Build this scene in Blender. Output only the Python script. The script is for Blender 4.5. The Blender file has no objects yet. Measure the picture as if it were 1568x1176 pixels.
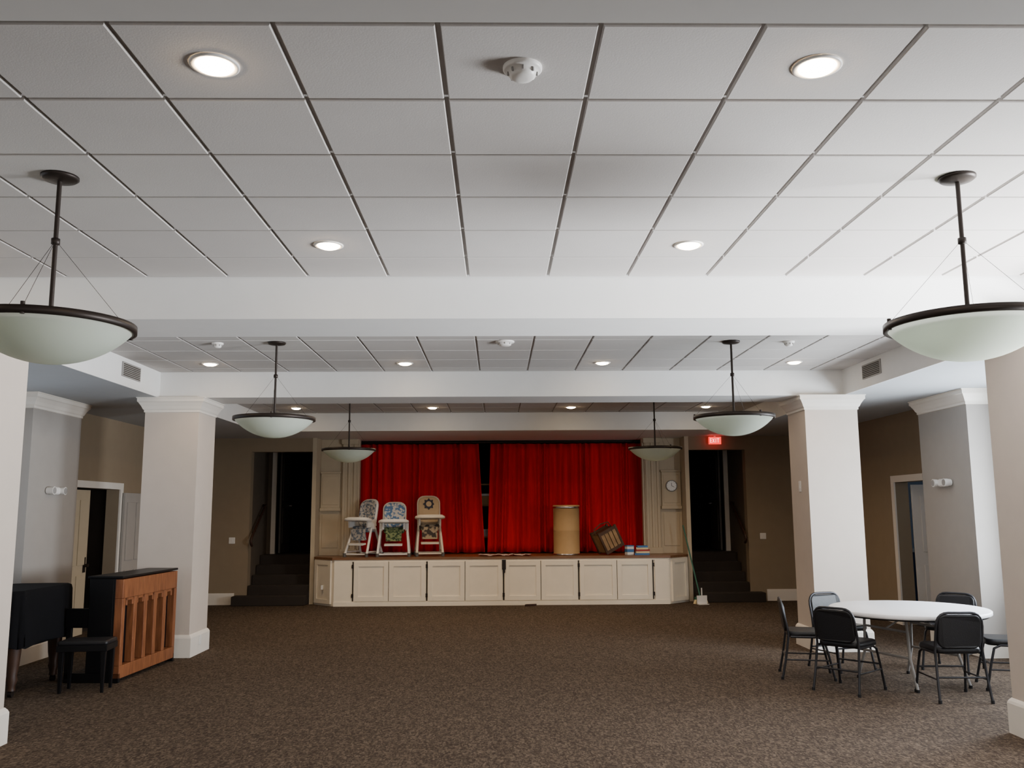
import bpy, math, random
from mathutils import Vector, Matrix
random.seed(4)
S = bpy.context.scene
COL = S.collection

# ------------------------------------------------------------ materials
def mat(name, c, rough=0.6, metal=0.0, var=0.06, scale=6.0, bump=0.0, bscale=80.0, spec=0.4, c2=None, stretch=None,
        emis=None, estr=0.0, trans=0.0, coat=0.0, sharp=False):
    m = bpy.data.materials.new(name); m.use_nodes = True
    nt = m.node_tree; b = nt.nodes['Principled BSDF']
    tc = nt.nodes.new('ShaderNodeTexCoord'); mp = nt.nodes.new('ShaderNodeMapping')
    nt.links.new(tc.outputs['Object'], mp.inputs['Vector'])
    if stretch: mp.inputs['Scale'].default_value = stretch
    n = nt.nodes.new('ShaderNodeTexNoise'); n.inputs['Scale'].default_value = scale; n.inputs['Detail'].default_value = 1 if sharp else 4
    nt.links.new(mp.outputs['Vector'], n.inputs['Vector'])
    r = nt.nodes.new('ShaderNodeValToRGB')
    if c2 is None:
        a = [max(0, x*(1-var)) for x in c]; d = [min(1, x*(1+var)) for x in c]
    else:
        a, d = c, c2
    r.color_ramp.elements[0].position = 0.45 if sharp else 0.3; r.color_ramp.elements[1].position = 0.54 if sharp else 0.7
    r.color_ramp.elements[0].color = (*a, 1); r.color_ramp.elements[1].color = (*d, 1)
    nt.links.new(n.outputs['Fac'], r.inputs['Fac']); nt.links.new(r.outputs['Color'], b.inputs['Base Color'])
    b.inputs['Roughness'].default_value = rough; b.inputs['Metallic'].default_value = metal
    b.inputs['Specular IOR Level'].default_value = spec
    b.inputs['Transmission Weight'].default_value = trans
    b.inputs['Coat Weight'].default_value = coat
    if emis:
        b.inputs['Emission Color'].default_value = (*emis, 1); b.inputs['Emission Strength'].default_value = estr
    if bump > 0:
        n2 = nt.nodes.new('ShaderNodeTexNoise'); n2.inputs['Scale'].default_value = bscale
        nt.links.new(mp.outputs['Vector'], n2.inputs['Vector'])
        bp = nt.nodes.new('ShaderNodeBump'); bp.inputs['Strength'].default_value = bump; bp.inputs['Distance'].default_value = 0.01
        nt.links.new(n2.outputs['Fac'], bp.inputs['Height']); nt.links.new(bp.outputs['Normal'], b.inputs['Normal'])
    return m

M = {}
M['ceil'] = mat('ceiling_tile', (0.52,0.495,0.475), 0.9, var=0.02, scale=3, bump=0.08, bscale=150)
M['tbar'] = mat('ceiling_tbar', (0.46,0.44,0.42), 0.6, var=0.02)
M['white'] = mat('white_paint', (0.72,0.72,0.71), 0.6, var=0.015)
M['aisle'] = mat('aisle_ceiling_paint', (0.47,0.49,0.51), 0.7, var=0.015)
M['col'] = mat('column_paint', (0.56,0.485,0.42), 0.7, var=0.02, bump=0.03)
M['trim'] = mat('trim_paint', (0.78,0.73,0.66), 0.4, var=0.015)
M['tan'] = mat('tan_paint', (0.27,0.205,0.135), 0.8, var=0.03, bump=0.03)
M['graywall'] = mat('gray_paint', (0.34,0.315,0.29), 0.8, var=0.02, bump=0.03)
M['cream'] = mat('cream_paint', (0.50,0.42,0.30), 0.6, var=0.03)
M['cab'] = mat('cabinet_paint', (0.92,0.84,0.70), 0.4, var=0.02)
M['seam'] = mat('dark_gap', (0.05,0.04,0.03), 0.8)
M['stagewood'] = mat('stage_wood', (0.16,0.08,0.04), 0.35, c2=(0.26,0.13,0.06), scale=5, stretch=(1,12,12))
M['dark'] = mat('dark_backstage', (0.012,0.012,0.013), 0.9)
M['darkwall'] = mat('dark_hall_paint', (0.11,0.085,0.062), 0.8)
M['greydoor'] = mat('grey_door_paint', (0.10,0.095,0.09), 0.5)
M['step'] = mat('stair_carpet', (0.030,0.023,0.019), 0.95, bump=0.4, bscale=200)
M['bronze'] = mat('dark_bronze', (0.026,0.019,0.016), 0.45, metal=0.5)
M['black'] = mat('black_lacquer', (0.004,0.004,0.005), 0.4, spec=0.25)
M['cover'] = mat('black_cover_cloth', (0.004,0.004,0.005), 0.9, bump=0.3, bscale=8, spec=0.12)
M['blackfab'] = mat('black_vinyl', (0.007,0.007,0.009), 0.45, bump=0.15, bscale=120)
M['metal'] = mat('chair_steel', (0.04,0.04,0.045), 0.35, metal=0.7)
M['chrome'] = mat('chrome', (0.6,0.6,0.62), 0.25, metal=1.0)
M['wood'] = mat('red_brown_wood', (0.14,0.046,0.018), 0.45, c2=(0.27,0.10,0.040), scale=4, stretch=(8,8,1))
M['darkwood'] = mat('dark_wood', (0.030,0.013,0.008), 0.5, c2=(0.055,0.025,0.013), scale=4, stretch=(8,8,1))
M['plastic'] = mat('white_plastic', (0.78,0.76,0.73), 0.35, var=0.01)
M['lampback'] = mat('lamp_reflector', (0.30,0.29,0.28), 0.5)
M['table'] = mat('table_laminate', (0.90,0.90,0.93), 0.35, var=0.015)
M['cardboard'] = mat('fibre_drum_board', (0.46,0.29,0.13), 0.6, c2=(0.52,0.34,0.16), scale=3)
M['vent'] = mat('vent_metal', (0.26,0.25,0.24), 0.5)
M['green'] = mat('green_handle', (0.05,0.16,0.11), 0.5)
M['book1'] = mat('book_red', (0.4,0.05,0.04)); M['book2'] = mat('book_blue', (0.06,0.18,0.42)); M['book3'] = mat('book_page', (0.75,0.62,0.36))
M['crate'] = mat('crate_wood', (0.26,0.155,0.075), 0.6, c2=(0.38,0.24,0.12), scale=8)
M['crateframe'] = mat('crate_frame_wood', (0.05,0.026,0.014), 0.6, c2=(0.10,0.05,0.028), scale=8)
M['bluewall'] = mat('blue_room_paint', (0.42,0.47,0.55), 0.8)
M['bluedark'] = mat('blue_wainscot', (0.04,0.07,0.13), 0.7)
M['exit'] = mat('exit_red', (0.5,0.01,0.01), 0.4, emis=(1,0.02,0.02), estr=2.2)
M['exitw'] = mat('exit_letters', (0.9,0.5,0.45), 0.4, emis=(1,0.45,0.4), estr=3.0)
M['lens'] = mat('downlight_lens', (0.9,0.85,0.75), 0.5, emis=(1.0,0.74,0.45), estr=75)
M['ivory'] = mat('piano_keys', (0.75,0.72,0.65), 0.3)
M['glasspane'] = mat('window_frame_paint', (0.75,0.75,0.74), 0.4)
M['paper'] = mat('paper', (0.75,0.58,0.54), 0.8)
M['padA'] = mat('highchair_pad_grey', (0.12,0.15,0.20), 0.8, c2=(0.46,0.43,0.40), scale=24, sharp=True)
M['padB'] = mat('highchair_pad_blue', (0.10,0.20,0.38), 0.8, c2=(0.60,0.58,0.55), scale=18, sharp=True)
M['padC'] = mat('highchair_pad_brown', (0.06,0.05,0.045), 0.8, c2=(0.42,0.33,0.22), scale=12, sharp=True)
M['padbeige'] = mat('highchair_pad_beige', (0.50,0.37,0.23), 0.8)
M['padgreen'] = mat('highchair_pad_green', (0.04,0.07,0.035), 0.7, c2=(0.25,0.30,0.14), scale=22, sharp=True)
M['hframe'] = mat('highchair_cream_plastic', (0.74,0.66,0.54), 0.4)
M['star'] = mat('navy_print', (0.03,0.03,0.05), 0.7)

M['red'] = mat('red_velour', (0.50,0.008,0.010), 0.85, c2=(0.76,0.018,0.020), scale=2.5, stretch=(6,1,0.4), spec=0.12)

g = bpy.data.materials.new('frosted_bowl_glass'); g.use_nodes = True
nt = g.node_tree; b = nt.nodes['Principled BSDF']; out = nt.nodes['Material Output']
b.inputs['Base Color'].default_value = (0.74,0.78,0.71,1); b.inputs['Roughness'].default_value = 0.35
tr = nt.nodes.new('ShaderNodeBsdfTranslucent'); tr.inputs['Color'].default_value = (0.80,0.87,0.78,1)
mx = nt.nodes.new('ShaderNodeMixShader'); nz = nt.nodes.new('ShaderNodeTexNoise'); nz.inputs['Scale'].default_value = 3
mr = nt.nodes.new('ShaderNodeMapRange'); mr.inputs['To Min'].default_value = 0.45; mr.inputs['To Max'].default_value = 0.6
nt.links.new(nz.outputs['Fac'], mr.inputs['Value']); nt.links.new(mr.outputs['Result'], mx.inputs['Fac'])
nt.links.new(b.outputs['BSDF'], mx.inputs[1]); nt.links.new(tr.outputs['BSDF'], mx.inputs[2]); nt.links.new(mx.outputs['Shader'], out.inputs['Surface'])
M['glass'] = g

# carpet : fine woven dashes
c = bpy.data.materials.new('patterned_carpet'); c.use_nodes = True
nt = c.node_tree; b = nt.nodes['Principled BSDF']; L = nt.links.new
tc = nt.nodes.new('ShaderNodeTexCoord')
nd = nt.nodes.new('ShaderNodeTexNoise'); nd.inputs['Scale'].default_value = 14; L(tc.outputs['Object'], nd.inputs['Vector'])
vm = nt.nodes.new('ShaderNodeVectorMath'); vm.operation='SCALE'; vm.inputs['Scale'].default_value = 0.05; L(nd.outputs['Color'], vm.inputs[0])
va = nt.nodes.new('ShaderNodeVectorMath'); va.operation='ADD'; L(tc.outputs['Object'], va.inputs[0]); L(vm.outputs[0], va.inputs[1])
def vor(sx,sy):
    mp = nt.nodes.new('ShaderNodeMapping'); mp.inputs['Scale'].default_value = (sx, sy, 1); L(va.outputs[0], mp.inputs['Vector'])
    v = nt.nodes.new('ShaderNodeTexVoronoi'); v.distance = 'CHEBYCHEV'; v.inputs['Scale'].default_value = 1.0; v.inputs['Randomness'].default_value=0.8; L(mp.outputs['Vector'], v.inputs['Vector'])
    s = nt.nodes.new('ShaderNodeSeparateColor'); L(v.outputs['Color'], s.inputs['Color']); return s.outputs[0]
mu = nt.nodes.new('ShaderNodeMath'); mu.operation = 'ADD'; L(vor(95,24), mu.inputs[0]); L(vor(50,90), mu.inputs[1])
nz = nt.nodes.new('ShaderNodeTexNoise'); nz.inputs['Scale'].default_value = 1.2; L(tc.outputs['Object'], nz.inputs['Vector'])
mu2 = nt.nodes.new('ShaderNodeMath'); mu2.operation = 'MULTIPLY_ADD'; L(nz.outputs['Fac'], mu2.inputs[0]); mu2.inputs[1].default_value = 0.2; L(mu.outputs[0], mu2.inputs[2])
rp = nt.nodes.new('ShaderNodeValToRGB'); e = rp.color_ramp.elements
mr = nt.nodes.new('ShaderNodeMath'); mr.operation = 'MULTIPLY'; mr.inputs[1].default_value = 0.45; L(mu2.outputs[0], mr.inputs[0]); L(mr.outputs[0], rp.inputs['Fac'])
e[0].position = 0.15; e[0].color = (0.030,0.020,0.014,1); e[1].position = 0.92; e[1].color = (0.155,0.118,0.086,1)
x = e.new(0.5); x.color = (0.064,0.046,0.033,1)
L(rp.outputs['Color'], b.inputs['Base Color']); b.inputs['Roughness'].default_value = 0.95; b.inputs['Specular IOR Level'].default_value = 0.15
bp = nt.nodes.new('ShaderNodeBump'); bp.inputs['Strength'].default_value = 0.4; bp.inputs['Distance'].default_value = 0.004
L(mr.outputs[0], bp.inputs['Height']); L(bp.outputs['Normal'], b.inputs['Normal'])
M['carpet'] = c

# ------------------------------------------------------------ mesh builder
class MB:
    def __init__(s): s.v=[]; s.f=[]; s.fm=[]; s.sm=[]; s.mats=[]; s.T=Matrix.Identity(4)
    def mi(s, m):
        if m not in s.mats: s.mats.append(m)
        return s.mats.index(m)
    def add(s, vs, fs, m, smooth=False):
        o=len(s.v); s.v += [tuple(s.T @ Vector(p)) for p in vs]; k=s.mi(m)
        for f in fs: s.f.append([i+o for i in f]); s.fm.append(k); s.sm.append(smooth)
    def box(s,x0,x1,y0,y1,z0,z1,m):
        x0,x1=min(x0,x1),max(x0,x1); y0,y1=min(y0,y1),max(y0,y1)
        s.add([(x0,y0,z0),(x1,y0,z0),(x1,y1,z0),(x0,y1,z0),(x0,y0,z1),(x1,y0,z1),(x1,y1,z1),(x0,y1,z1)],
              [(0,3,2,1),(4,5,6,7),(0,1,5,4),(1,2,6,5),(2,3,7,6),(3,0,4,7)],m)
    def obox(s,c,size,R,m):
        hx,hy,hz=[d/2 for d in size]; T=s.T; s.T = T @ Matrix.Translation(c) @ R.to_4x4()
        s.box(-hx,hx,-hy,hy,-hz,hz,m); s.T=T
    def loft(s, rings, m, cap=True, smooth=True, closed=True):
        n=len(rings[0]); vs=[p for r in rings for p in r]; fs=[]
        for i in range(len(rings)-1):
            for j in range(n if closed else n-1):
                k=(j+1)%n; fs.append((i*n+j,i*n+k,(i+1)*n+k,(i+1)*n+j))
        s.add(vs,fs,m,smooth)
        if cap:
            s.add(rings[0],[tuple(range(n))[::-1]],m); s.add(rings[-1],[tuple(range(n))],m)
    def tube(s, pts, r, m, n=8, cap=True, loop=False):
        P=[Vector(p) for p in pts]; rings=[]; N=len(P)
        up=None
        for i,p in enumerate(P):
            if loop: d=(P[(i+1)%N]-P[i-1]).normalized()
            else:
                d=(P[min(i+1,N-1)]-P[max(i-1,0)]).normalized()
            if up is None: up = Vector((0,0,1)) if abs(d.z)<0.9 else Vector((1,0,0))
            a=d.cross(up).normalized(); bb=a.cross(d).normalized(); up=bb
            rr=r[i] if isinstance(r,(list,tuple)) else r
            rings.append([tuple(p+rr*(math.cos(t)*a+math.sin(t)*bb)) for t in [2*math.pi*k/n for k in range(n)]])
        if loop: rings.append(rings[0]); cap=False
        s.loft(rings,m,cap=cap)
    def cyl(s,p0,p1,r,m,n=20,r1=None): s.tube([p0,p1],[r,r if r1 is None else r1],m,n=n)
    def lathe(s, prof, c, m, n=48, cap=False):
        s.loft([[(c[0]+r*math.cos(2*math.pi*k/n),c[1]+r*math.sin(2*math.pi*k/n),c[2]+z) for k in range(n)] for r,z in prof],m,cap=cap)
    def rect_sweep(s,x0,x1,y0,y1,prof,m,cap=True):
        s.loft([[(x0-o,y0-o,z),(x1+o,y0-o,z),(x1+o,y1+o,z),(x0-o,y1+o,z)] for o,z in prof],m,cap=cap,smooth=False)
    def prism(s, poly, z0, z1, m):
        s.loft([[(x,y,z0) for x,y in poly],[(x,y,z1) for x,y in poly]],m,smooth=False)
    def pad(s, w,h,t,r,m,bend=0.0, er=None):
        er = er or t*0.35
        def rr(w,h,r,y):
            pts=[]
            for cx,cz,a0 in ((w/2-r,h/2-r,0),(-w/2+r,h/2-r,90),(-w/2+r,-h/2+r,180),(w/2-r,-h/2+r,270)):
                for k in range(6):
                    a=math.radians(a0+90*k/5); x=cx+r*math.cos(a); pts.append((x, y+bend*(x*x)/(w*w/4), cz+r*math.sin(a)))
            return pts
        r2=max(r-er,0.004)
        s.loft([rr(w-2*er,h-2*er,r2,-t/2),rr(w-.6*er,h-.6*er,r-0.3*er,-t/2+er*.3),rr(w,h,r,-t/2+er),rr(w,h,r,t/2-er),rr(w-.6*er,h-.6*er,r-0.3*er,t/2-er*.3),rr(w-2*er,h-2*er,r2,t/2)],m,smooth=True)
    def obj(s, name, loc=(0,0,0), rot=0.0, bevel=0.0, parent=None):
        me=bpy.data.meshes.new(name); me.from_pydata(s.v,[],s.f)
        for m in s.mats: me.materials.append(M[m])
        me.polygons.foreach_set('material_index',s.fm); me.polygons.foreach_set('use_smooth',s.sm); me.update()
        o=bpy.data.objects.new(name,me); COL.objects.link(o); o.location=loc; o.rotation_euler=(0,0,rot)
        if bevel>0:
            md=o.modifiers.new('bevel','BEVEL'); md.width=bevel; md.segments=2; md.limit_method='ANGLE'; md.angle_limit=math.radians(50)
        if parent: o.parent=parent
        return o

# ------------------------------------------------------------ dimensions
H=3.537; SOF=3.21; CW=4.40; CI=3.88; CO=4.56; WX=6.1; BX=5.68
BEAMS=[(1.85,2.49),(6.63,7.32),(11.28,11.95),(16.1,16.8)]
COFF=[(-2.7,1.85),(2.49,6.63),(7.32,11.28),(11.95,16.1)]
YB=17.55; YP=18.0; SZ=0.90; Y0=-2.9

# floor
m=MB(); m.box(-6.3,6.3,Y0-.2,YB+.2,-0.1,0,'carpet'); m.obj('floor')
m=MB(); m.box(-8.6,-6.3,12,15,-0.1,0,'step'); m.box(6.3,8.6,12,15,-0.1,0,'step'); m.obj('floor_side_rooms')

# ceiling
m=MB()
GD=.018
for a,bb in COFF:
    m.box(-CW,CW,a,bb,H+GD,H+.1,'tbar')
    gy=[a]; y=3.06-.61*12
    while y<bb:
        if y>a+.03: gy.append(y)
        y+=.61
    gy.append(bb)
    gx=[-CW]+[.305+.61*k for k in range(-8,8) if abs(.305+.61*k)<CW-.03]+[CW]
    for i in range(len(gx)-1):
        for j in range(len(gy)-1):
            x0,x1,y0,y1=gx[i],gx[i+1],gy[j],gy[j+1]
            if x1-x0<.05 or y1-y0<.05: continue
            e1=.010; e2=.014
            R=lambda e,z:[(x0+e,y0+e,z),(x1-e,y0+e,z),(x1-e,y1-e,z),(x0+e,y1-e,z)][::-1]
            m.loft([R(e1,H+GD),R(e1,H+.004),R(e2,H)],'ceil',cap=True,smooth=False)
m.box(-6.3,-CW,Y0-.2,YB+.2,SOF,H+.1,'aisle'); m.box(CW,6.3,Y0-.2,YB+.2,SOF,H+.1,'aisle')
m.box(-CW,CW,16.8,19.2,SOF,H+.1,'white')
m.box(-CW,CW,Y0-.2,-2.7,SOF,H+.1,'white')
m.obj('ceiling')
for a,bb in BEAMS:
    m=MB(); m.box(-CW,CW,a,bb,SOF,H+.1,'white'); m.obj('ceiling_beam')
m=MB()
for a,bb in COFF:
    m.box(-CW,-CW+.012,a,bb,SOF,H+.01,'white'); m.box(CW-.012,CW,a,bb,SOF,H+.01,'white')
m.obj('trim_coffer')

# columns
def base_prof(h): return [(0,0),(.03,0),(.03,h-.04),(.022,h-.02),(.006,h),(0,h)]
cap_prof=[(0,SOF-.19),(.012,SOF-.185),(.012,SOF-.16),(.025,SOF-.145),(.04,SOF-.11),(.068,SOF-.065),(.08,SOF-.055),(.08,SOF-.015),(.09,SOF-.012),(.09,SOF-.001),(0,SOF-.001)]
for k,(a,bb,ci,co) in enumerate([(1.8,2.45,CI+.08,CO+.08),(6.56,7.2,CI+.09,CO+.07),(11.28,11.95,CI,CO)]):
    for sx in (-1,1):
        x0,x1=(ci,co) if sx>0 else (-co,-ci)
        if k==1 and sx<0: x0+=.06; x1+=.06
        m=MB(); m.box(x0,x1,a,bb,0,SOF-.001,'col'); m.rect_sweep(x0,x1,a,bb,base_prof(.27),'trim'); m.rect_sweep(x0,x1,a,bb,cap_prof,'trim')
        m.obj('column')

# walls
def wallY(m,x0,x1,ya,yb,holes,mt,zt=SOF):
    ys=sorted(set([ya,yb]+[h[0] for h in holes]+[h[1] for h in holes]))
    for i in range(len(ys)-1):
        a,bb=ys[i],ys[i+1]; hs=[h for h in holes if h[0]<=a+1e-6 and h[1]>=bb-1e-6]
        if hs:
            h=hs[0]
            if h[2]>0: m.box(x0,x1,a,bb,0,h[2],mt)
            m.box(x0,x1,a,bb,h[3],zt,mt)
        else: m.box(x0,x1,a,bb,0,zt,mt)
WIN=[(3.2,5.9,.6,2.95),(7.95,10.35,.9,2.85)]
m=MB(); wallY(m,-6.3,-WX,Y0,YB,WIN+[(12.7,14.3,0,2.13)],'tan')
m.obj('wall_left')
m=MB(); wallY(m,WX,6.3,Y0,YB,WIN+[(12.75,13.75,0,2.16)],'tan')
m.obj('wall_right')
for sx in (-1,1):
    for a,bb in ((6.1,7.8),(10.72,11.97)):
        x0,x1=(BX,WX) if sx>0 else (-WX,-BX)
        m=MB(); m.box(x0,x1,a,bb,0,SOF-.001,'graywall')
        for prof in (base_prof(.22),cap_prof):
            if sx>0: f=lambda o,z:[(x1,a-o,z),(x0-o,a-o,z),(x0-o,bb+o,z),(x1,bb+o,z)]
            else: f=lambda o,z:[(x0,bb+o,z),(x1+o,bb+o,z),(x1+o,a-o,z),(x0,a-o,z)]
            m.loft([f(o,z) for o,z in prof],'trim',cap=False,smooth=False,closed=False)
        m.obj('wall_pier')
# windows
for sx,side in ((-1,'left'),(1,'right')):
    for (a,bb,z0,z1) in WIN:
        m=MB(); xa,xb=(WX+.06,WX+.12) if sx>0 else (-WX-.12,-WX-.06)
        for yy in (a,bb-.06,(a+bb)/2-.03): m.box(xa,xb,yy,yy+.06,z0,z1,'glasspane')
        for zz in (z0,z1-.06,(z0+z1)/2): m.box(xa,xb,a,bb,zz,zz+.06,'glasspane')
        xc,xd=(WX-.03,WX) if sx>0 else (-WX,-WX+.03)
        m.box(xc,xd,a-.1,a,z0-.1,z1+.1,'trim'); m.box(xc,xd,bb,bb+.1,z0-.1,z1+.1,'trim')
        m.box(xc,xd,a,bb,z1,z1+.1,'trim'); m.box(xc,xd,a,bb,z0-.1,z0,'trim')
        m.obj('window_1' if a<5 and sx<0 else 'window_2' if sx<0 else 'window_3' if a<5 else 'window_4')
m=MB()
zs=[(-3.9,-1.3),(1.3,3.9)]
xs=[-6.3,-3.9,-1.3,1.3,3.9,6.3]
for i in range(5):
    if i in (1,3):
        m.box(xs[i],xs[i+1],Y0-.2,Y0,0,.8,'tan'); m.box(xs[i],xs[i+1],Y0-.2,Y0,2.95,SOF,'tan')
    else: m.box(xs[i],xs[i+1],Y0-.2,Y0,0,SOF,'tan')
m.obj('wall_rear')
for k,(a,bb) in enumerate(zs):
    m=MB()
    for xx in (a,(a+bb)/2-.03,bb-.06): m.box(xx,xx+.06,Y0-.14,Y0-.08,.8,2.95,'glasspane')
    for zz in (.8,1.9,2.89): m.box(a,bb,Y0-.14,Y0-.08,zz,zz+.06,'glasspane')
    m.obj('window_%d'%(5+k))

# back wall (with stair openings) + proscenium
OI,OT=3.72,2.94
m=MB()
for sx in (-1,1):
    OO=4.92 if sx<0 else 4.84
    m.box(sx*OO,sx*6.3,YB,YB+.2,0,SOF,'tan')
    m.box(sx*OI,sx*OO,YB,YB+.2,OT,SOF,'tan')
    m.box(sx*3.64,sx*OI,YB-.0,18.9,0,SOF,'cream')
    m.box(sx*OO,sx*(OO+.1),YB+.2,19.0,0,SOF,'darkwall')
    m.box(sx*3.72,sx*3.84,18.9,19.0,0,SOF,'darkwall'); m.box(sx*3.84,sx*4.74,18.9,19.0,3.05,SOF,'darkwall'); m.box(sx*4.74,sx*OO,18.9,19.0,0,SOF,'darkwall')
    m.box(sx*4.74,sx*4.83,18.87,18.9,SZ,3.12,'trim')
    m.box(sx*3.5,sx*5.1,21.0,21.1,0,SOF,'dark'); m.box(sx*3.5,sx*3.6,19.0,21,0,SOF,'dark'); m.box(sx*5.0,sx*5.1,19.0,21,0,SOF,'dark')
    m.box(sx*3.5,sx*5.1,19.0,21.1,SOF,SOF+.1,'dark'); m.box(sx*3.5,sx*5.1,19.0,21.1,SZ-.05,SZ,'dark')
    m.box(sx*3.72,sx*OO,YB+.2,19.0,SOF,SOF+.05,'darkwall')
m.obj('wall_back')
m=MB()
for sx in (-1,1):
    m.box(sx*2.86,sx*3.64,YP,YP+.15,SZ,SOF,'cream')
    m.box(sx*2.90,sx*3.20,YP-.04,YP,SZ,SOF,'cream')
    for q in (2.92,3.03,3.14): m.box(sx*q,sx*(q+.05),YP-.065,YP-.04,SZ+.12,SOF-.1,'cream')
    m.box(sx*2.88,sx*3.22,YP-.08,YP,SZ,SZ+.12,'cream'); m.box(sx*2.88,sx*3.22,YP-.08,YP,SOF-.1,SOF-.001,'cream')
    m.box(sx*3.24,sx*3.62,YP-.05,YP,1.84,2.52,'cream'); m.box(sx*3.27,sx*3.59,YP-.06,YP-.05,1.9,2.46,'cream')
    m.box(sx*3.22,sx*3.63,YP-.10,YP,1.78,1.84,'cream'); m.box(sx*3.22,sx*3.63,YP-.07,YP,2.52,2.56,'cream')
    m.box(sx*3.27,sx*3.59,YP-.015,YP,1.05,1.70,'cream')
m.obj('wall_proscenium', bevel=.006)
m=MB()
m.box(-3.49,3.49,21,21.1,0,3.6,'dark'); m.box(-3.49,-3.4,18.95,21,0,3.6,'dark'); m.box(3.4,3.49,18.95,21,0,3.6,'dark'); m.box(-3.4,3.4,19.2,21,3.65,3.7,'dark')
m.obj('wall_backstage')
m=MB(); m.box(-3.62,3.62,17.886,18.94,SZ-.05,SZ-.001,'stagewood'); m.box(-3.39,3.39,18.94,20.99,SZ-.05,SZ-.001,'dark'); m.obj('floor_stage')

# baseboards
for sx,nm in ((-1,'left'),(1,'right')):
    m=MB()
    segs=[(Y0,6.1),(7.8,10.72),(11.97,12.6 if sx<0 else 12.65),(14.4 if sx<0 else 13.85,YB)]
    for a,bb in segs:
        m.box(sx*(WX-.02),sx*WX,a,bb,0,.2,'trim'); m.box(sx*(WX-.012),sx*WX,a,bb,.2,.22,'trim')
    m.obj('baseboard_'+nm)
m=MB()
for sx in (-1,1):
    m.box(sx*5.16,sx*(WX-.02),YB-.02,YB,0,.2,'trim'); m.box(sx*5.16,sx*(WX-.02),YB-.012,YB,.2,.22,'trim')
m.obj('baseboard_back')

# stairs + handrails
for sx in (-1,1):
    OO=4.92 if sx<0 else 4.84
    m=MB()
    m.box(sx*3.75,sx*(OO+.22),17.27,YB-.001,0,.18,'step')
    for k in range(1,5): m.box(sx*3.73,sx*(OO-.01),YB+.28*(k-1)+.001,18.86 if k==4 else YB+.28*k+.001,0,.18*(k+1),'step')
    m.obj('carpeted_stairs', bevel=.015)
    m=MB(); xx=sx*(OO-.08)
    m.tube([(xx,17.50,1.12),(xx,17.44,1.16),(xx,17.42,1.22),(xx,17.47,1.28),(xx,17.6,1.37),(xx,18.4,1.88),(xx,18.5,1.9),(sx*(OO-.005),18.52,1.9)],.026,'darkwood',n=10)
    for yy,zz in ((17.75,1.46),(18.25,1.78)):
        m.tube([(xx,yy,zz-.02),(xx,yy,zz-.07),(sx*(OO-.005),yy,zz-.09)],.008,'bronze')
    m.obj('handrail')
    m=MB(); m.box(sx*4.66,sx*4.70,19.02,19.86,SZ+.01,3.03,'greydoor')
    for z0,z1 in ((1.1,1.85),(2.0,2.9)): m.box(sx*4.65,sx*4.66,19.14,19.74,z0,z1,'greydoor')
    m.cyl((sx*4.60,19.76,1.9),(sx*4.66,19.76,1.9),.025,'chrome')
    m.obj('door_%d'%(3 if sx<0 else 4), bevel=.004)

# stage platform
m=MB()
F=17.12; YE=17.885
poly=[(-3.19,F),(3.19,F),(3.62,YB-.03),(3.62,YE),(-3.62,YE),(-3.62,YB-.03)]
m.prism(poly,0,SZ-.045,'cab')
p2=[(-3.205,F-.035),(3.205,F-.035),(3.635,YB-.03),(3.635,YE),(-3.635,YE),(-3.635,YB-.03)]
m.prism(p2,SZ-.045,SZ,'stagewood')
def panel(m,T,w,z0,z1,fr=.085):
    o=m.T; m.T=T
    m.box(0,w,-.016,0,z0,z1,'cab')
    m.box(0,fr,-.036,-.016,z0,z1,'cab'); m.box(w-fr,w,-.036,-.016,z0,z1,'cab')
    m.box(fr,w-fr,-.036,-.016,z0,z0+fr,'cab'); m.box(fr,w-fr,-.036,-.016,z1-fr,z1,'cab')
    m.T=o
xs=[-2.815,-2.14,-1.42,-.70,.03,.735,1.455,2.18,2.87]
for i in range(8):
    a,bb=xs[i],xs[i+1]; g0=.02 if i%2==0 else .006; g1=.006 if i%2==0 else .02
    panel(m,Matrix.Translation((a+g0,F,0)),bb-a-g0-g1,.09,.82)
for x in xs:
    ev=xs.index(x)%2==0; gap=.026 if ev else .009
    m.box(x-gap/2,x+gap/2,F-.003,F,.09,.82,'seam')
    if ev:
        for dz in (.16,.70): m.box(x-.02,x+.02,F-.045,F-.036,dz,dz+.07,'bronze')
m.box(-3.17,3.17,F-.045,F,0,.08,'cab'); m.box(-3.17,3.17,F-.022,F,.82,SZ-.045,'cab')
m.box(-3.17,-2.84,F-.024,F,.08,.82,'cab'); m.box(2.90,3.17,F-.024,F,.08,.82,'cab')
for sx in (-1,1):
    dy=YB-.03-F; ang=math.atan2(dy,.43); ln=math.hypot(dy,.43)
    if sx>0: T=Matrix.Translation((3.19,F,0))@Matrix.Rotation(ang,4,'Z')
    else: T=Matrix.Translation((-3.62,YB-.03,0))@Matrix.Rotation(-ang,4,'Z')
    panel(m,T@Matrix.Translation((.04,0,0)),ln-.08,.04,.84,.08)
m.box(.0,.075,F-.05,F-.02,.66,.84,'bronze'); m.box(.02,.06,F-.065,F-.05,.6,.68,'bronze')
m.box(-3.44,-3.40,17.25,17.3,.30,.38,'plastic')
m.obj('stage_platform', bevel=.004)

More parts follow.
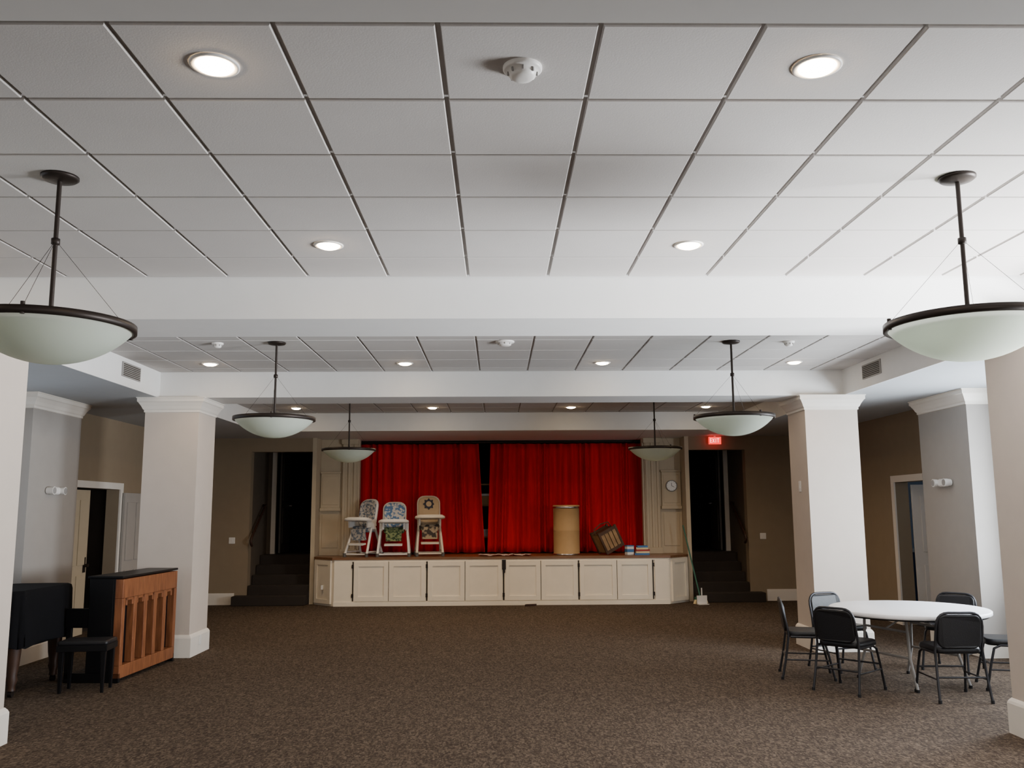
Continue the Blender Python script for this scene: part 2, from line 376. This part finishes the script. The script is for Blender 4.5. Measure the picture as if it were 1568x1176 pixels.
# curtains
def curtain(xa,xb,lean_a,lean_b,seed):
    rnd=random.Random(seed); nx=int((xb-xa)*70); nz=14; z0,z1=SZ+.02,SOF-.07
    ph=[0]; 
    while len(ph)<=nx: ph.append(ph[-1]+ (2*math.pi/ (13+5*math.sin(len(ph)*.11+seed))) )
    am=[.045+.03*math.sin(i*.21+seed*2)+.008*rnd.random() for i in range(nx+1)]
    vs=[];fs=[]
    for j in range(nz+1):
        t=j/nz; z=z0+(z1-z0)*t
        for i in range(nx+1):
            s=i/nx; x=xa+(xb-xa)*s + (lean_a*(1-s)**4+lean_b*s**4)*(1-t)
            y=18.42+am[i]*(1.1-.3*t)*math.sin(ph[i]+.25*math.sin(3*t+i*.07))+.03*math.sin(i*.05+seed+t)
            vs.append((x,y,z+ (0.01*math.sin(ph[i]*.5) if j==0 else 0)))
    for j in range(nz):
        for i in range(nx):
            a=j*(nx+1)+i; fs.append((a,a+1,a+nx+2,a+nx+1))
    m=MB(); m.add(vs,fs,'red',True); o=m.obj('stage_curtain')
    md=o.modifiers.new('s','SOLIDIFY'); md.thickness=.006
curtain(-3.02,-.47,0,.13,1.0); curtain(-.22,3.02,-.07,0,2.3)
m=MB(); m.cyl((-3.3,18.42,SOF-.035),(3.3,18.42,SOF-.035),.022,'bronze')
m.box(-3.3,3.3,18.38,18.46,SOF-.013,SOF-.001,'bronze'); m.obj('curtain_rail')
m=MB()
for x in (-.75,.05): 
    for y in (18.80,19.15): m.box(x,x+.04,y,y+.04,SZ,2.5,'darkwood')
for z in (1.2,1.86,2.3): m.box(-.75,.09,18.8,19.19,z,z+.03,'crate')
m.box(-.5,-.2,18.82,19.1,1.89,2.07,'cardboard'); m.box(-.55,-.15,18.82,19.1,1.23,1.38,'plastic'); m.box(-.42,-.22,18.82,19.05,2.075,2.12,'plastic')
m.obj('storage_shelf')

# side doors
def leafpanels(m,x0,x1,ya,yb,z0,z1,sx,mt):
    m.box(x0,x1,ya,yb,z0,z1,mt)
    xi=x1 if sx<0 else x0; dx=.012*(1 if sx<0 else -1)
    for za,zb in ((z0+.2,z0+.85),(z0+1.0,z1-.15)):
        w=(yb-ya)
        for a,bb in ((ya+.09,ya+w/2-.03),(ya+w/2+.03,yb-.09)): m.box(xi,xi+dx,a,bb,za,zb,mt)
m=MB()
leafpanels(m,-6.2,-6.155,12.73,13.42,.01,2.10,-1,'cream'); m.cyl((-6.155,13.34,1.0),(-6.09,13.34,1.0),.025,'bronze')
m.box(-6.15,-6.145,13.30,13.38,.9,1.12,'bronze')
m.obj('door_1', bevel=.004)
m=MB()
for a,bb in ((12.6,12.7),(14.3,14.4)): m.box(-WX,-WX+.025,a,bb,0,2.23,'trim')
m.box(-WX,-WX+.025,12.7,14.3,2.13,2.23,'trim')
for a,bb in ((12.65,12.75),(13.75,13.85)): m.box(WX-.025,WX,a,bb,0,2.26,'trim')
m.box(WX-.025,WX,12.75,13.75,2.16,2.26,'trim')
m.obj('trim_doors')
# second leaf folded back against the wall
m=MB(); leafpanels(m,-6.065,-6.025,14.36,15.2,.01,2.08,-1,'graywall'); m.cyl((-6.02,15.1,1.0),(-5.96,15.1,1.0),.025,'bronze'); m.obj('door_2', bevel=.004)
m=MB(); T=Matrix.Translation((6.32,13.72,0))@Matrix.Rotation(math.radians(-12),4,'Z'); m.T=T
m.box(0,.85,-.04,0,.01,2.12,'trim')
for za,zb in ((.2,.9),(1.1,1.95)): m.box(.12,.73,-.052,-.04,za,zb,'trim')
m.cyl((.78,-.04,1.0),(.78,-.1,1.0),.025,'bronze')
m.obj('door_5', bevel=.004)
m=MB()
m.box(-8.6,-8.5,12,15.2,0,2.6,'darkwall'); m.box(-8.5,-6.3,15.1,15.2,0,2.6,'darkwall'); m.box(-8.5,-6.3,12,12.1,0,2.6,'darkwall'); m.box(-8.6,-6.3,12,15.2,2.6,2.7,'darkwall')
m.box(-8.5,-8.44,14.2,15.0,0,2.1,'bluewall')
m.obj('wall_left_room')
m=MB()
m.box(8.5,8.6,12,17.2,0.95,2.6,'bluewall'); m.box(6.3,8.5,17.1,17.2,.95,2.6,'bluewall'); m.box(8.5,8.6,12,17.2,0,.95,'bluedark'); m.box(6.3,8.5,17.1,17.2,0,.95,'bluedark')
m.box(6.3,8.5,17.07,17.1,.93,1.0,'trim')
m.box(6.3,8.5,12,12.1,0,2.6,'bluewall'); m.box(6.3,8.6,12,17.2,2.6,2.7,'bluewall'); m.box(6.3,8.6,15,17.2,-.1,0,'step')
m.obj('wall_right_room')

# ------------------------------------------------------------ fixtures
def lamp(kind,name,loc,energy,color,parent=None,rot=(0,0,0),**kw):
    d=bpy.data.lights.new(name,kind); d.energy=energy; d.color=color
    for k,v in kw.items(): setattr(d,k,v)
    o=bpy.data.objects.new(name,d); COL.objects.link(o); o.location=loc; o.rotation_euler=rot
    if parent: o.parent=parent
    return o
def downlight(x,y,e):
    m=MB(); m.lathe([(.098,0),(.098,-.006),(.092,-.009),(.080,-.008),(.074,-.004)],(0,0,0),'plastic',n=40)
    m.lathe([(.075,-.006),(.066,-.016),(.045,-.024),(.02,-.027),(.001,-.0275)],(0,0,0),'lens',n=40)
    o=m.obj('recessed_light',loc=(x,y,H-.0005))
    lamp('SPOT','bulb',(0,0,-.035),e,(1.0,.74,.48),o,spot_size=math.radians(140),spot_blend=.6,shadow_soft_size=.07)
for x in (-1.22,1.22):
    downlight(x,3.365,22); downlight(x,5.805,22)
for x in (-3.66,3.66): downlight(x,5.805,20); downlight(x,3.365,20)
for x in (-3.55,-1.2,1.2,3.55):
    downlight(x,10.62,24); downlight(x,8.25,20)
    downlight(x,15.25,140 if abs(x)<2 else 95); downlight(x,12.9,48)

def pendant(x,y):
    m=MB(); R=.405; zr=-.815
    m.lathe([(.001,0),(.095,0),(.095,-.012),(.082,-.022),(.03,-.03),(.001,-.03)],(0,0,0),'bronze',n=40)
    m.cyl((0,0,-.02),(0,0,zr-.02),.012,'bronze',n=12)
    m.lathe([(.011,-.34),(.022,-.345),(.022,-.375),(.011,-.38)],(0,0,0),'bronze',n=16)
    m.lathe([(R,.018),(R+.018,.018),(R+.018,-.018),(R+.004,-.022),(R-.006,-.018),(R-.006,.018),(R,.018)],(0,0,zr),'bronze',n=72)
    prof=[]; A=math.radians(50); RR=R/math.sin(A)
    for k in range(15):
        t=k/14; prof.append((max(RR*math.sin(A*(1-t)),.001), -(RR*math.cos(A*(1-t))-RR*math.cos(A))))
    m.lathe(prof,(0,0,zr-.01),'glass',n=72)
    m.lathe([(r*.975+.0001 if r>.01 else .001,z+.006) for r,z in prof[1:]],(0,0,zr-.01),'glass',n=72)
    for k in range(3):
        a=math.radians(40+120*k+ (15 if x>0 else 0)); cx,cy=math.cos(a)*(R+.006),math.sin(a)*(R+.006)
        m.cyl((math.cos(a)*.015,math.sin(a)*.015,-.37),(cx,cy,zr+.01),.0013,'bronze',n=5)
        m.cyl((cx,cy,zr-.025),(cx,cy,zr+.035),.011,'bronze',n=10)
    m.obj('pendant_bowl_light',loc=(x,y,H))
for y in (4.57,9.28,14.0):
    for x in (-2.42,2.42): pendant(x,y)

def smoke(x,y,r,name):
    m=MB(); m.lathe([(r,0),(r,-.012),(r*.9,-.018),(r*.72,-.02),(r*.66,-.04),(r*.5,-.05),(r*.2,-.054),(.001,-.054)],(0,0,0),'plastic',n=32)
    for k in range(8):
        a=k*math.pi/4; m.obox((r*.7*math.cos(a),r*.7*math.sin(a),-.028),(.012,.006,.016),Matrix.Rotation(a,3,'Z'),'vent')
    m.obj(name,loc=(x,y,H))
smoke(.02,3.38,.08,'smoke_detector'); smoke(.0,9.25,.1,'smoke_detector'); smoke(-3.05,9.3,.06,'smoke_detector'); smoke(3.05,9.3,.06,'smoke_detector')

for sx in (-1,1):
    m=MB(); xx=sx*(CW-.012)
    m.box(xx,xx-sx*.012,-.26,.26,-.085,.085,'vent')
    for k in range(7): m.box(xx-sx*.012,xx-sx*.02,-.23,.23,-.07+.021*k,-.062+.021*k,'seam')
    m.obj('air_vent',loc=(0,10.36,3.40))

def emergency(x,y,z,sx):
    m=MB(); m.T=Matrix.Translation((x,y,z))@Matrix.Rotation(math.pi/2*sx,4,'Z')
    m.pad(.22,.10,.06,.03,'plastic')
    for q in (-1,1):
        m.cyl((q*.11,0,0),(q*.13,-.02,.0),.02,'plastic'); m.cyl((q*.14,.02,0),(q*.14,-.07,.0),.042,'plastic',r1=.05); m.cyl((q*.14,-.071,0),(q*.14,-.075,0),.04,'lampback')
    m.obj('emergency_light')
emergency(-BX+.031,11.3,2.04,1); emergency(BX-.031,11.35,2.08,-1); emergency(WX-.031,15.9,2.1,-1)

def plate(name,x,y,z,T,w=.075,h=.12):
    m=MB(); m.T=Matrix.Translation((x,y,z))@T; m.pad(w,h,.008,.008,'plastic',er=.003); m.box(-.012,.012,-.008,0,-.025,.025,'plastic'); m.obj(name)
I4=Matrix.Identity(4)
plate('light_switch',-5.24,YB-.004,1.22,I4,.12); plate('light_switch',5.13,YB-.004,1.24,I4,.12)
plate('thermostat',CI-.004,11.6,2.05,Matrix.Rotation(-math.pi/2,4,'Z'),.08,.14)
plate('power_outlet',-CI+.034,11.6,.17,Matrix.Rotation(math.pi/2,4,'Z'))
m=MB(); m.T=Matrix.Translation((3.43,YP-.065,2.24))@Matrix.Rotation(math.pi/2,4,'X')
m.lathe([(.001,.0),(.105,.0),(.115,.01),(.115,.03),(.10,.035)],(0,0,0),'vent',n=40); m.lathe([(.10,.028),(.001,.028)],(0,0,0),'plastic',n=40)
m.obox((0.0,.03,.031),(.008,.06,.003),Matrix.Identity(3),'seam'); m.obox((.025,-.012,.031),(.008,.06,.003),Matrix.Rotation(-1.1,3,'Z').inverted(),'seam')
for k in range(12):
    a=k*math.pi/6; m.obox((.085*math.cos(a),.085*math.sin(a),.03),(.014,.004,.002),Matrix.Rotation(a,3,'Z'),'seam')
m.obj('wall_clock')
m=MB(); m.box(-.15,.15,-.03,.03,-.09,.09,'exit'); m.box(-.02,.02,-.02,.02,.09,.12,'plastic')
def bar(x,z,w,h): m.box(x,x+w,-.034,-.03,z,z+h,'exitw')
x=-.12; bar(x,-.05,.012,.1); [bar(x,zz,.04,.012) for zz in (-.05,-.006,.038)]
m.obox((-.04,-.032,0),(.012,.004,.11),Matrix.Rotation(.45,3,'Y'),'exitw'); m.obox((-.04,-.032,0),(.012,.004,.11),Matrix.Rotation(-.45,3,'Y'),'exitw')
bar(.012,-.05,.012,.1); bar(.045,.038,.06,.012); bar(.069,-.05,.012,.1)
o=m.obj('exit_sign',loc=(4.22,17.42,3.11)); o.scale=(.8,.8,.8)

# ------------------------------------------------------------ chairs + table
def arc_corner(p0,pc,p1,n=5):
    p0,pc,p1=map(Vector,(p0,pc,p1)); return [tuple((1-t)**2*p0+2*t*(1-t)*pc+t*t*p1) for t in [k/n for k in range(n+1)]]
def chair(x,y,dirx,diry):
    m=MB()
    left=[(-.235,-.27,0.012),(-.225,-.23,.2),(-.215,-.19,.45),(-.212,-.205,.55)]
    pts=left+arc_corner((-.21,-.235,.68),(-.205,-.255,.80),(-.10,-.255,.80))+[(0,-.262,.80)]
    pts=pts+[(-p[0],p[1],p[2]) for p in pts[:-1][::-1]]
    m.tube(pts,.0125,'metal')
    for sx in (-1,1):
        m.tube([(sx*.235,.25,.012),(sx*.222,.20,.25),(sx*.212,.16,.40),(sx*.208,.10,.43),(sx*.208,-.17,.43)],.0125,'metal')
        m.cyl((sx*.235,.252,0),(sx*.235,.25,.03),.016,'blackfab',n=10); m.cyl((sx*.235,-.272,0),(sx*.235,-.27,.03),.016,'blackfab',n=10)
        m.cyl((sx*.226,-.23,.2),(sx*.226,.21,.2),.008,'metal',n=8)
    m.cyl((-.222,.2,.25),(.222,.2,.25),.009,'metal',n=8); m.cyl((-.224,-.225,.22),(.224,-.225,.22),.009,'metal',n=8)
    T=m.T
    m.T=Matrix.Translation((0,-.243,.63))@Matrix.Rotation(math.radians(8),4,'X'); m.pad(.40,.31,.035,.07,'blackfab',bend=.018)
    m.T=Matrix.Translation((0,.01,.455))@Matrix.Rotation(math.pi/2,4,'X'); m.pad(.43,.43,.06,.08,'blackfab')
    m.T=T
    return m.obj('banquet_chair',loc=(x,y,0),rot=math.atan2(diry,dirx)-math.pi/2)
TC=(4.13,9.27)
chair(4.17,8.55,.05,1)
chair(3.36,8.95,.72,.62)
chair(3.20,9.68,1,-.25)
chair(3.74,10.12,.35,-1)
chair(4.92,10.0,-.8,-.8)
chair(4.96,8.98,-1,.3)
m=MB(); R=.77
m.lathe([(.001,.745),(R-.01,.745),(R,.738),(R,.708),(R-.012,.70),(.001,.70)],(0,0,0),'table',n=96)
m.lathe([(R-.03,.70),(R-.03,.685),(R-.06,.685),(R-.06,.70)],(0,0,0),'metal',n=64)
for sx in (-1,1):
    for sy in (-1,1):
        m.tube([(sx*.30,sy*.30,.69),(sx*.30,sy*.32,.30),(sx*.32,sy*.42,.02)],.014,'vent')
        m.cyl((sx*.32,sy*.42,0),(sx*.32,sy*.42,.03),.018,'blackfab',n=10)
    m.cyl((sx*.30,-.31,.55),(sx*.30,.31,.55),.012,'vent'); m.cyl((sx*.30,-.32,.3),(sx*.30,.32,.3),.012,'vent')
    m.tube([(sx*.30,0,.55),(0,0,.68)],.010,'vent')
m.obj('round_folding_table',loc=(*TC,0),rot=.3)

# ------------------------------------------------------------ upright piano (back toward +X)
m=MB(); Lh=.70
m.box(-.36,-.10,-Lh,Lh,.10,1.07,'black'); m.box(-.38,-.0,-Lh-.012,Lh+.012,1.07,1.095,'black')
m.box(-.10,-.085,-Lh,Lh,.05,1.07,'black')
for yy in (-Lh,Lh-.035): 
    m.box(-.60,-.30,yy,yy+.035,.56,.76,'black'); m.box(-.59,-.53,yy,yy+.035,.04,.56,'black'); m.box(-.59,-.0,yy,yy+.035,0.0,.10,'black'); m.box(-.36,-.10,yy-.003,yy+.038,.1,1.07,'black')
m.box(-.59,-.36,-Lh+.035,Lh-.035,.56,.64,'black'); m.box(-.58,-.44,-Lh+.1,Lh-.1,.64,.665,'ivory'); m.box(-.44,-.36,-Lh+.035,Lh-.035,.64,.75,'black')
for k in range(36):
    if k%7 in (2,6): continue
    yy=-Lh+.12+k*.0355; m.box(-.53,-.44,yy,yy+.012,.665,.68,'black')
m.box(-.085,0,-Lh,Lh,.86,1.06,'wood'); m.box(-.085,0,-Lh,Lh,.04,.17,'wood')
m.box(-.085,0,-Lh,-Lh+.07,.17,.86,'wood'); m.box(-.085,0,Lh-.07,Lh,.17,.86,'wood')
W5=(2*Lh-.14)/5
for k in range(4):
    yc=-Lh+.07+W5*(k+1); m.box(-.085,-.003,yc-.04,yc+.04,.17,.86,'wood')
for k in range(5):
    ya=-Lh+.07+W5*k
    for s0,s1,zz in ((.04,W5-.04,.83),(.04,.075,.78),(W5-.075,W5-.04,.78)): m.box(-.08,-.01,ya+s0,ya+s1,zz,.86,'wood')
for yy in (-Lh+.08,Lh-.08): m.cyl((-.50,yy-.02,.03),(-.50,yy+.02,.03),.03,'bronze')
m.obj('upright_piano',loc=(-4.01,10.35,0),rot=math.radians(-3),bevel=.006)

# bench
m=MB(); m.box(-.24,.24,-.17,.17,.40,.46,'black'); m.T=Matrix.Translation((0,0,.478))@Matrix.Rotation(math.pi/2,4,'X'); m.pad(.48,.34,.045,.03,'blackfab'); m.T=Matrix.Identity(4)
for a in (-.20,.20):
    for bb in (-.13,.13): m.loft([[(a+q*s_,bb+w*s_,z) for q,w in ((-1,-1),(1,-1),(1,1),(-1,1))] for z,s_ in ((0,.014),(.4,.024))],'black',smooth=False)
m.obj('piano_bench',loc=(-4.22,9.28,0),rot=math.radians(6),bevel=.004)

# covered grand piano
m=MB()
out=[(0,-.56),(-.015,-.50),(0,.40),(-.05,.48)]
cur=[(-.25,.50),(-.55,.46),(-.75,.34),(-.92,.10),(-1.05,-.08),(-1.12,-.30),(-1.08,-.52),(-.95,-.62),(-.08,-.62)]
poly=[(x,y) for x,y in out+cur]
def sc(p,k,z,wob=0):
    cx=sum(a for a,_ in p)/len(p); cy=sum(b_ for _,b_ in p)/len(p)
    return [(cx+(a-cx)*k,cy+(b_-cy)*k,z) for a,b_ in p]
def refine(p,n=6):
    o=[]
    for i in range(len(p)):
        a=p[i];b_=p[(i+1)%len(p)]
        for k in range(n): o.append((a[0]+(b_[0]-a[0])*k/n,a[1]+(b_[1]-a[1])*k/n))
    return o
rp_=refine(poly)
def drape(k,z,w):
    return [(x+ w*math.sin(i*1.3)*.5, y+w*math.cos(i*1.1)*.5, z+ (.015*math.sin(i*.9) if w>.015 else 0)) for i,(x,y,_) in enumerate(sc(rp_,k,z))]
m.loft([drape(1.03,.47,.03),drape(1.02,.60,.022),drape(1.01,.8,.012),drape(1.005,.96,.004),drape(.99,1.0,0),drape(.95,1.01,0)],'cover')
m.prism(poly,.60,.95,'black')
for lx,ly in ((-.12,-.48),(-.14,.38),(-.88,-.35)):
    m.lathe([(.04,.06),(.035,.1),(.055,.16),(.045,.2),(.06,.3),(.075,.5),(.085,.6)],(lx,ly,0),'darkwood',n=16,cap=True)
    m.cyl((lx-.02,ly,.03),(lx+.02,ly,.03),.03,'bronze')
m.box(-.5,-.46,-.03,.07,.1,.6,'black'); m.box(-.6,-.42,-.12,.16,.08,.12,'black')
m.obj('grand_piano',loc=(-4.68,9.46,0))

# ------------------------------------------------------------ stage items
def highchair(x,y,rot,h,pad1,pad2,frame='plastic',wide=.28,star=False,bw=.42):
    m=MB(); s=h/1.1; I=Matrix.Identity(3)
    def P(a,b_,c_): return (a,b_*s,c_*s)
    for sx in (-1,1):
        m.tube([P(sx*wide,-.30,.03),P(sx*(wide-.02),-.18,.28),P(sx*(wide-.05),-.04,.56),P(sx*(wide-.05),.0,.62)],.025,frame)
        m.tube([P(sx*wide,.30,.03),P(sx*(wide-.02),.20,.28),P(sx*(wide-.05),.08,.56),P(sx*(wide-.05),.0,.62)],.025,frame)
        m.cyl(P(sx*(wide-.005),-.27,.09),P(sx*(wide-.005),.27,.09),.016,frame)
        m.obox(P(sx*(wide-.05),.0,.60),(.06,.14,.16),I,frame)
        m.obox(P(sx*.20,-.06,.63),(.035,.32,.13),Matrix.Rotation(.1,3,'X'),frame)
        for b_ in (-.30,.30): m.cyl(P(sx*wide,b_,0.002),P(sx*wide,b_,.07),.032,'greydoor')
    m.cyl(P(-wide+.01,-.285,.05),P(wide-.01,-.285,.05),.016,frame); m.cyl(P(-wide+.01,.285,.05),P(wide-.01,.285,.05),.016,frame)
    T=Matrix.Identity(4)
    m.T=Matrix.Translation(P(0,.02,.52))@Matrix.Rotation(math.pi/2,4,'X'); m.pad(.40,.36*s,.12,.09,pad2)
    m.T=Matrix.Translation(P(0,.22,.80))@Matrix.Rotation(math.radians(-14),4,'X'); m.pad(bw,.62*s,.07,.16,frame,bend=-.06)
    m.T=Matrix.Translation(P(0,.165,.81))@Matrix.Rotation(math.radians(-14),4,'X'); m.pad(bw-.05,.56*s,.05,.15,pad1,bend=-.05)
    if star:
        m.T=Matrix.Translation(P(0,.165,.94))@Matrix.Rotation(math.radians(-14),4,'X')
        pts=[]
        for k in range(16):
            a=math.pi*k/8; r=.12 if k%2==0 else .085; pts.append((r*math.cos(a),-.034,r*math.sin(a)))
        m.add(pts,[tuple(range(16))],'star'); 
        m.add([(.055*math.cos(k*math.pi/8),-.038,.055*math.sin(k*math.pi/8)) for k in range(16)],[tuple(range(16))],'padbeige')
    m.T=Matrix.Translation(P(0,-.22,.70))@Matrix.Rotation(math.pi/2-.08,4,'X'); m.pad(bw+.12,.36*s,.055,.14,frame)
    m.T=Matrix.Translation(P(0,-.22,.733))@Matrix.Rotation(math.pi/2-.08,4,'X'); m.pad(bw+.04,.28*s,.02,.11,frame)
    m.T=T
    m.obox(P(0,-.20,.42),(.30,.04,.22*s),Matrix.Rotation(.25,3,'X'),pad2)
    m.obox(P(0,-.27,.24),(.34,.13,.03),Matrix.Rotation(.1,3,'X'),frame)
    return m.obj('high_chair',loc=(x,y,SZ+.004),rot=rot)
highchair(-2.68,17.50,math.radians(-22),1.10,'padA','padA',wide=.24,bw=.40)
highchair(-2.09,17.47,math.radians(4),1.04,'padB','padgreen',wide=.30,bw=.46)
highchair(-1.42,17.58,math.radians(8),1.16,'padbeige','padC','hframe',wide=.25,star=True,bw=.46)
m=MB()
m.lathe([(.255,0),(.26,.02),(.255,.03),(.255,.46),(.258,.47),(.255,.48),(.255,.90),(.262,.905),(.262,.955),(.25,.962),(.24,.955),(.001,.955)],(0,0,0),'cardboard',n=64)
m.lathe([(.264,.9),(.27,.905),(.27,.93),(.264,.935)],(0,0,0),'chrome',n=64); m.lathe([(.258,0),(.265,.005),(.265,.025),(.258,.03)],(0,0,0),'chrome',n=64)
m.obj('fibre_drum',loc=(1.27,17.58,SZ+.002))
# tipped wooden crate
m=MB(); w=.19; d=.17
m.box(-w,w,-d,d,-w,-w+.015,'crate'); m.box(-w,w,d-.015,d,-w,w,'crate')
m.box(-w,-w+.015,-d,d,-w,w,'crate'); m.box(w-.015,w,-d,d,-w,w,'crateframe'); m.box(-w,w,-d,d,w-.015,w,'crateframe')
for k in range(4): m.box(-w+.02+.09*k,-w+.095+.09*k,-d,-d+.012,-w,w,'crate')
for a in (-w,w):
    for q in (-d,d): m.box(a-.02,a+.02,q-.02,q+.02,-w-.02,w+.04,'crateframe')
    m.box(-w-.015,w+.015,-d-.014,-d,a-.03,a+.03,'crateframe'); m.box(-w-.015,w+.015,d,d+.014,a-.03,a+.03,'crateframe')
m.tube([(-w,0,w),(-w*.9,0,w+.10),(0,0,w+.14),(w*.9,0,w+.10),(w,0,w)],.012,'crateframe')
o=m.obj('wooden_crate',loc=(2.06,17.54,SZ+.295)); o.rotation_euler=(0.0,math.radians(-26),.35)
m=MB(); z=0
for k,(w,mt) in enumerate(((.28,'book2'),(.25,'book3'),(.26,'book1'),(.22,'book3'),(.2,'book2'))):
    R=Matrix.Rotation(.12*(k%3-1),3,'Z'); h=.035; m.obox((0,0,z+h/2),(w,.19,h),R,mt); m.obox((0.004,.004,z+h/2),(w-.004,.19,h-.014),R,'book3'); z+=h
m.obj('book_stack',loc=(2.72,17.42,SZ+.002))
m=MB(); m.box(-.07,.07,-.06,.06,0,.16,'plastic'); m.box(-.072,.072,-.062,.062,.05,.11,'book2'); m.box(-.075,.075,-.065,.065,.16,.18,'book2'); m.obj('tissue_box',loc=(2.48,17.46,SZ+.002),rot=.3,bevel=.004)
m=MB(); nx=24
vs=[];fs=[]
for j in range(7):
    for i in range(nx+1):
        vs.append((-.45+1.0*i/nx+.02*math.sin(j*2),17.25+.3*j/6+.02*math.sin(i*.8),SZ+.022+.010*math.sin(i*.9+j)+.006*math.sin(i*2.1)))
for j in range(6):
    for i in range(nx): a=j*(nx+1)+i; fs.append((a,a+1,a+nx+2,a+nx+1))
m.add(vs,fs,'paper',True); m.obj('paper_sheet')
m=MB(); m.tube([(3.76,17.17,.14),(3.54,17.46,1.46)],.014,'green'); m.obox((3.77,17.16,.10),(.26,.05,.05),Matrix.Rotation(.5,3,'Z'),'green')
m.loft([[(3.77+a*math.cos(.5)-b_*math.sin(.5),17.16+a*math.sin(.5)+b_*math.cos(.5),z) for a,b_ in ((-w,-.03),(w,-.03),(w,.03),(-w,.03))] for z,w in ((0,.16),(.08,.125))],'book3',smooth=False)
m.obj('push_broom')
m=MB(); m.box(0,.2,-.01,.01,.0,.16,'plastic'); m.tube([(.10,0,.16),(.10,0,.30)],.012,'plastic'); m.box(0,.2,-.10,0,0,.012,'plastic')
o=m.obj('dustpan',loc=(3.66,16.98,0),rot=.2)
m=MB(); m.T=Matrix.Rotation(.2,4,'Z'); m.prism([(0,0),(.22,.03),(.25,.1),(.05,.09)],0,.035,'darkwood'); m.obj('door_wedge',loc=(.42,16.84,0))

# ------------------------------------------------------------ daylight
D=(0.84,0.92,1.0)
def area(name,loc,rot,sx,sy,e,col=D,spread=180):
    d=bpy.data.lights.new(name,'AREA'); d.shape='RECTANGLE'; d.size=sx; d.size_y=sy; d.energy=e; d.color=col; d.spread=math.radians(spread)
    o=bpy.data.objects.new(name,d); COL.objects.link(o); o.location=loc; o.rotation_euler=rot
area('daylight_right_a',(6.5,4.75,1.45),(0,math.radians(90+35),math.radians(-24)),1.5,2.2,760,(.95,.97,1.0),95)
area('daylight_right_c',(6.5,4.45,1.8),(0,math.radians(90),0),1.8,2.4,170)
area('daylight_right_b',(6.45,9.15,1.7),(0,math.radians(90+4),math.radians(-18)),1.9,2.3,470)
area('daylight_left_a',(-6.45,4.45,1.8),(0,math.radians(-90),0),1.9,2.4,20)
area('daylight_left_b',(-6.45,9.15,1.8),(0,math.radians(-90),0),1.9,2.3,20,(.7,.84,1))
area('daylight_rear_a',(-2.6,Y0-.3,1.85),(math.radians(90+5),0,0),2.5,2.1,45,(1,.94,.86))
area('daylight_rear_b',(2.6,Y0-.3,1.85),(math.radians(90+5),0,0),2.5,2.1,120,(1,.94,.86))
lamp('POINT','room_lamp',(7.4,13.6,2.3),14,(.70,.84,1),None,shadow_soft_size=.15)
lamp('POINT','room_lamp',(-7.4,13.2,2.3),1.5,(.75,.87,1),None,shadow_soft_size=.15)
w=bpy.data.worlds.new('World'); S.world=w; w.use_nodes=True
w.node_tree.nodes['Background'].inputs['Color'].default_value=(.75,.85,1,1); w.node_tree.nodes['Background'].inputs['Strength'].default_value=0.5

# ------------------------------------------------------------ camera
cd=bpy.data.cameras.new('camera'); cam=bpy.data.objects.new('camera',cd); COL.objects.link(cam)
cd.sensor_width=36; cd.lens=1356/1568*36; cd.clip_start=.05
ya=math.radians(1.01); p=math.radians(8.18); ro=math.radians(.35)
f=Vector((math.sin(ya)*math.cos(p),math.cos(ya)*math.cos(p),math.sin(p)))
r=Vector((math.cos(ya),-math.sin(ya),0)); u=r.cross(f)
r2=r*math.cos(ro)-u*math.sin(ro); u2=u*math.cos(ro)+r*math.sin(ro)
mw=Matrix((( r2.x,u2.x,-f.x,-.09),(r2.y,u2.y,-f.y,0),(r2.z,u2.z,-f.z,1.75),(0,0,0,1)))
cam.matrix_world=mw
S.camera=cam
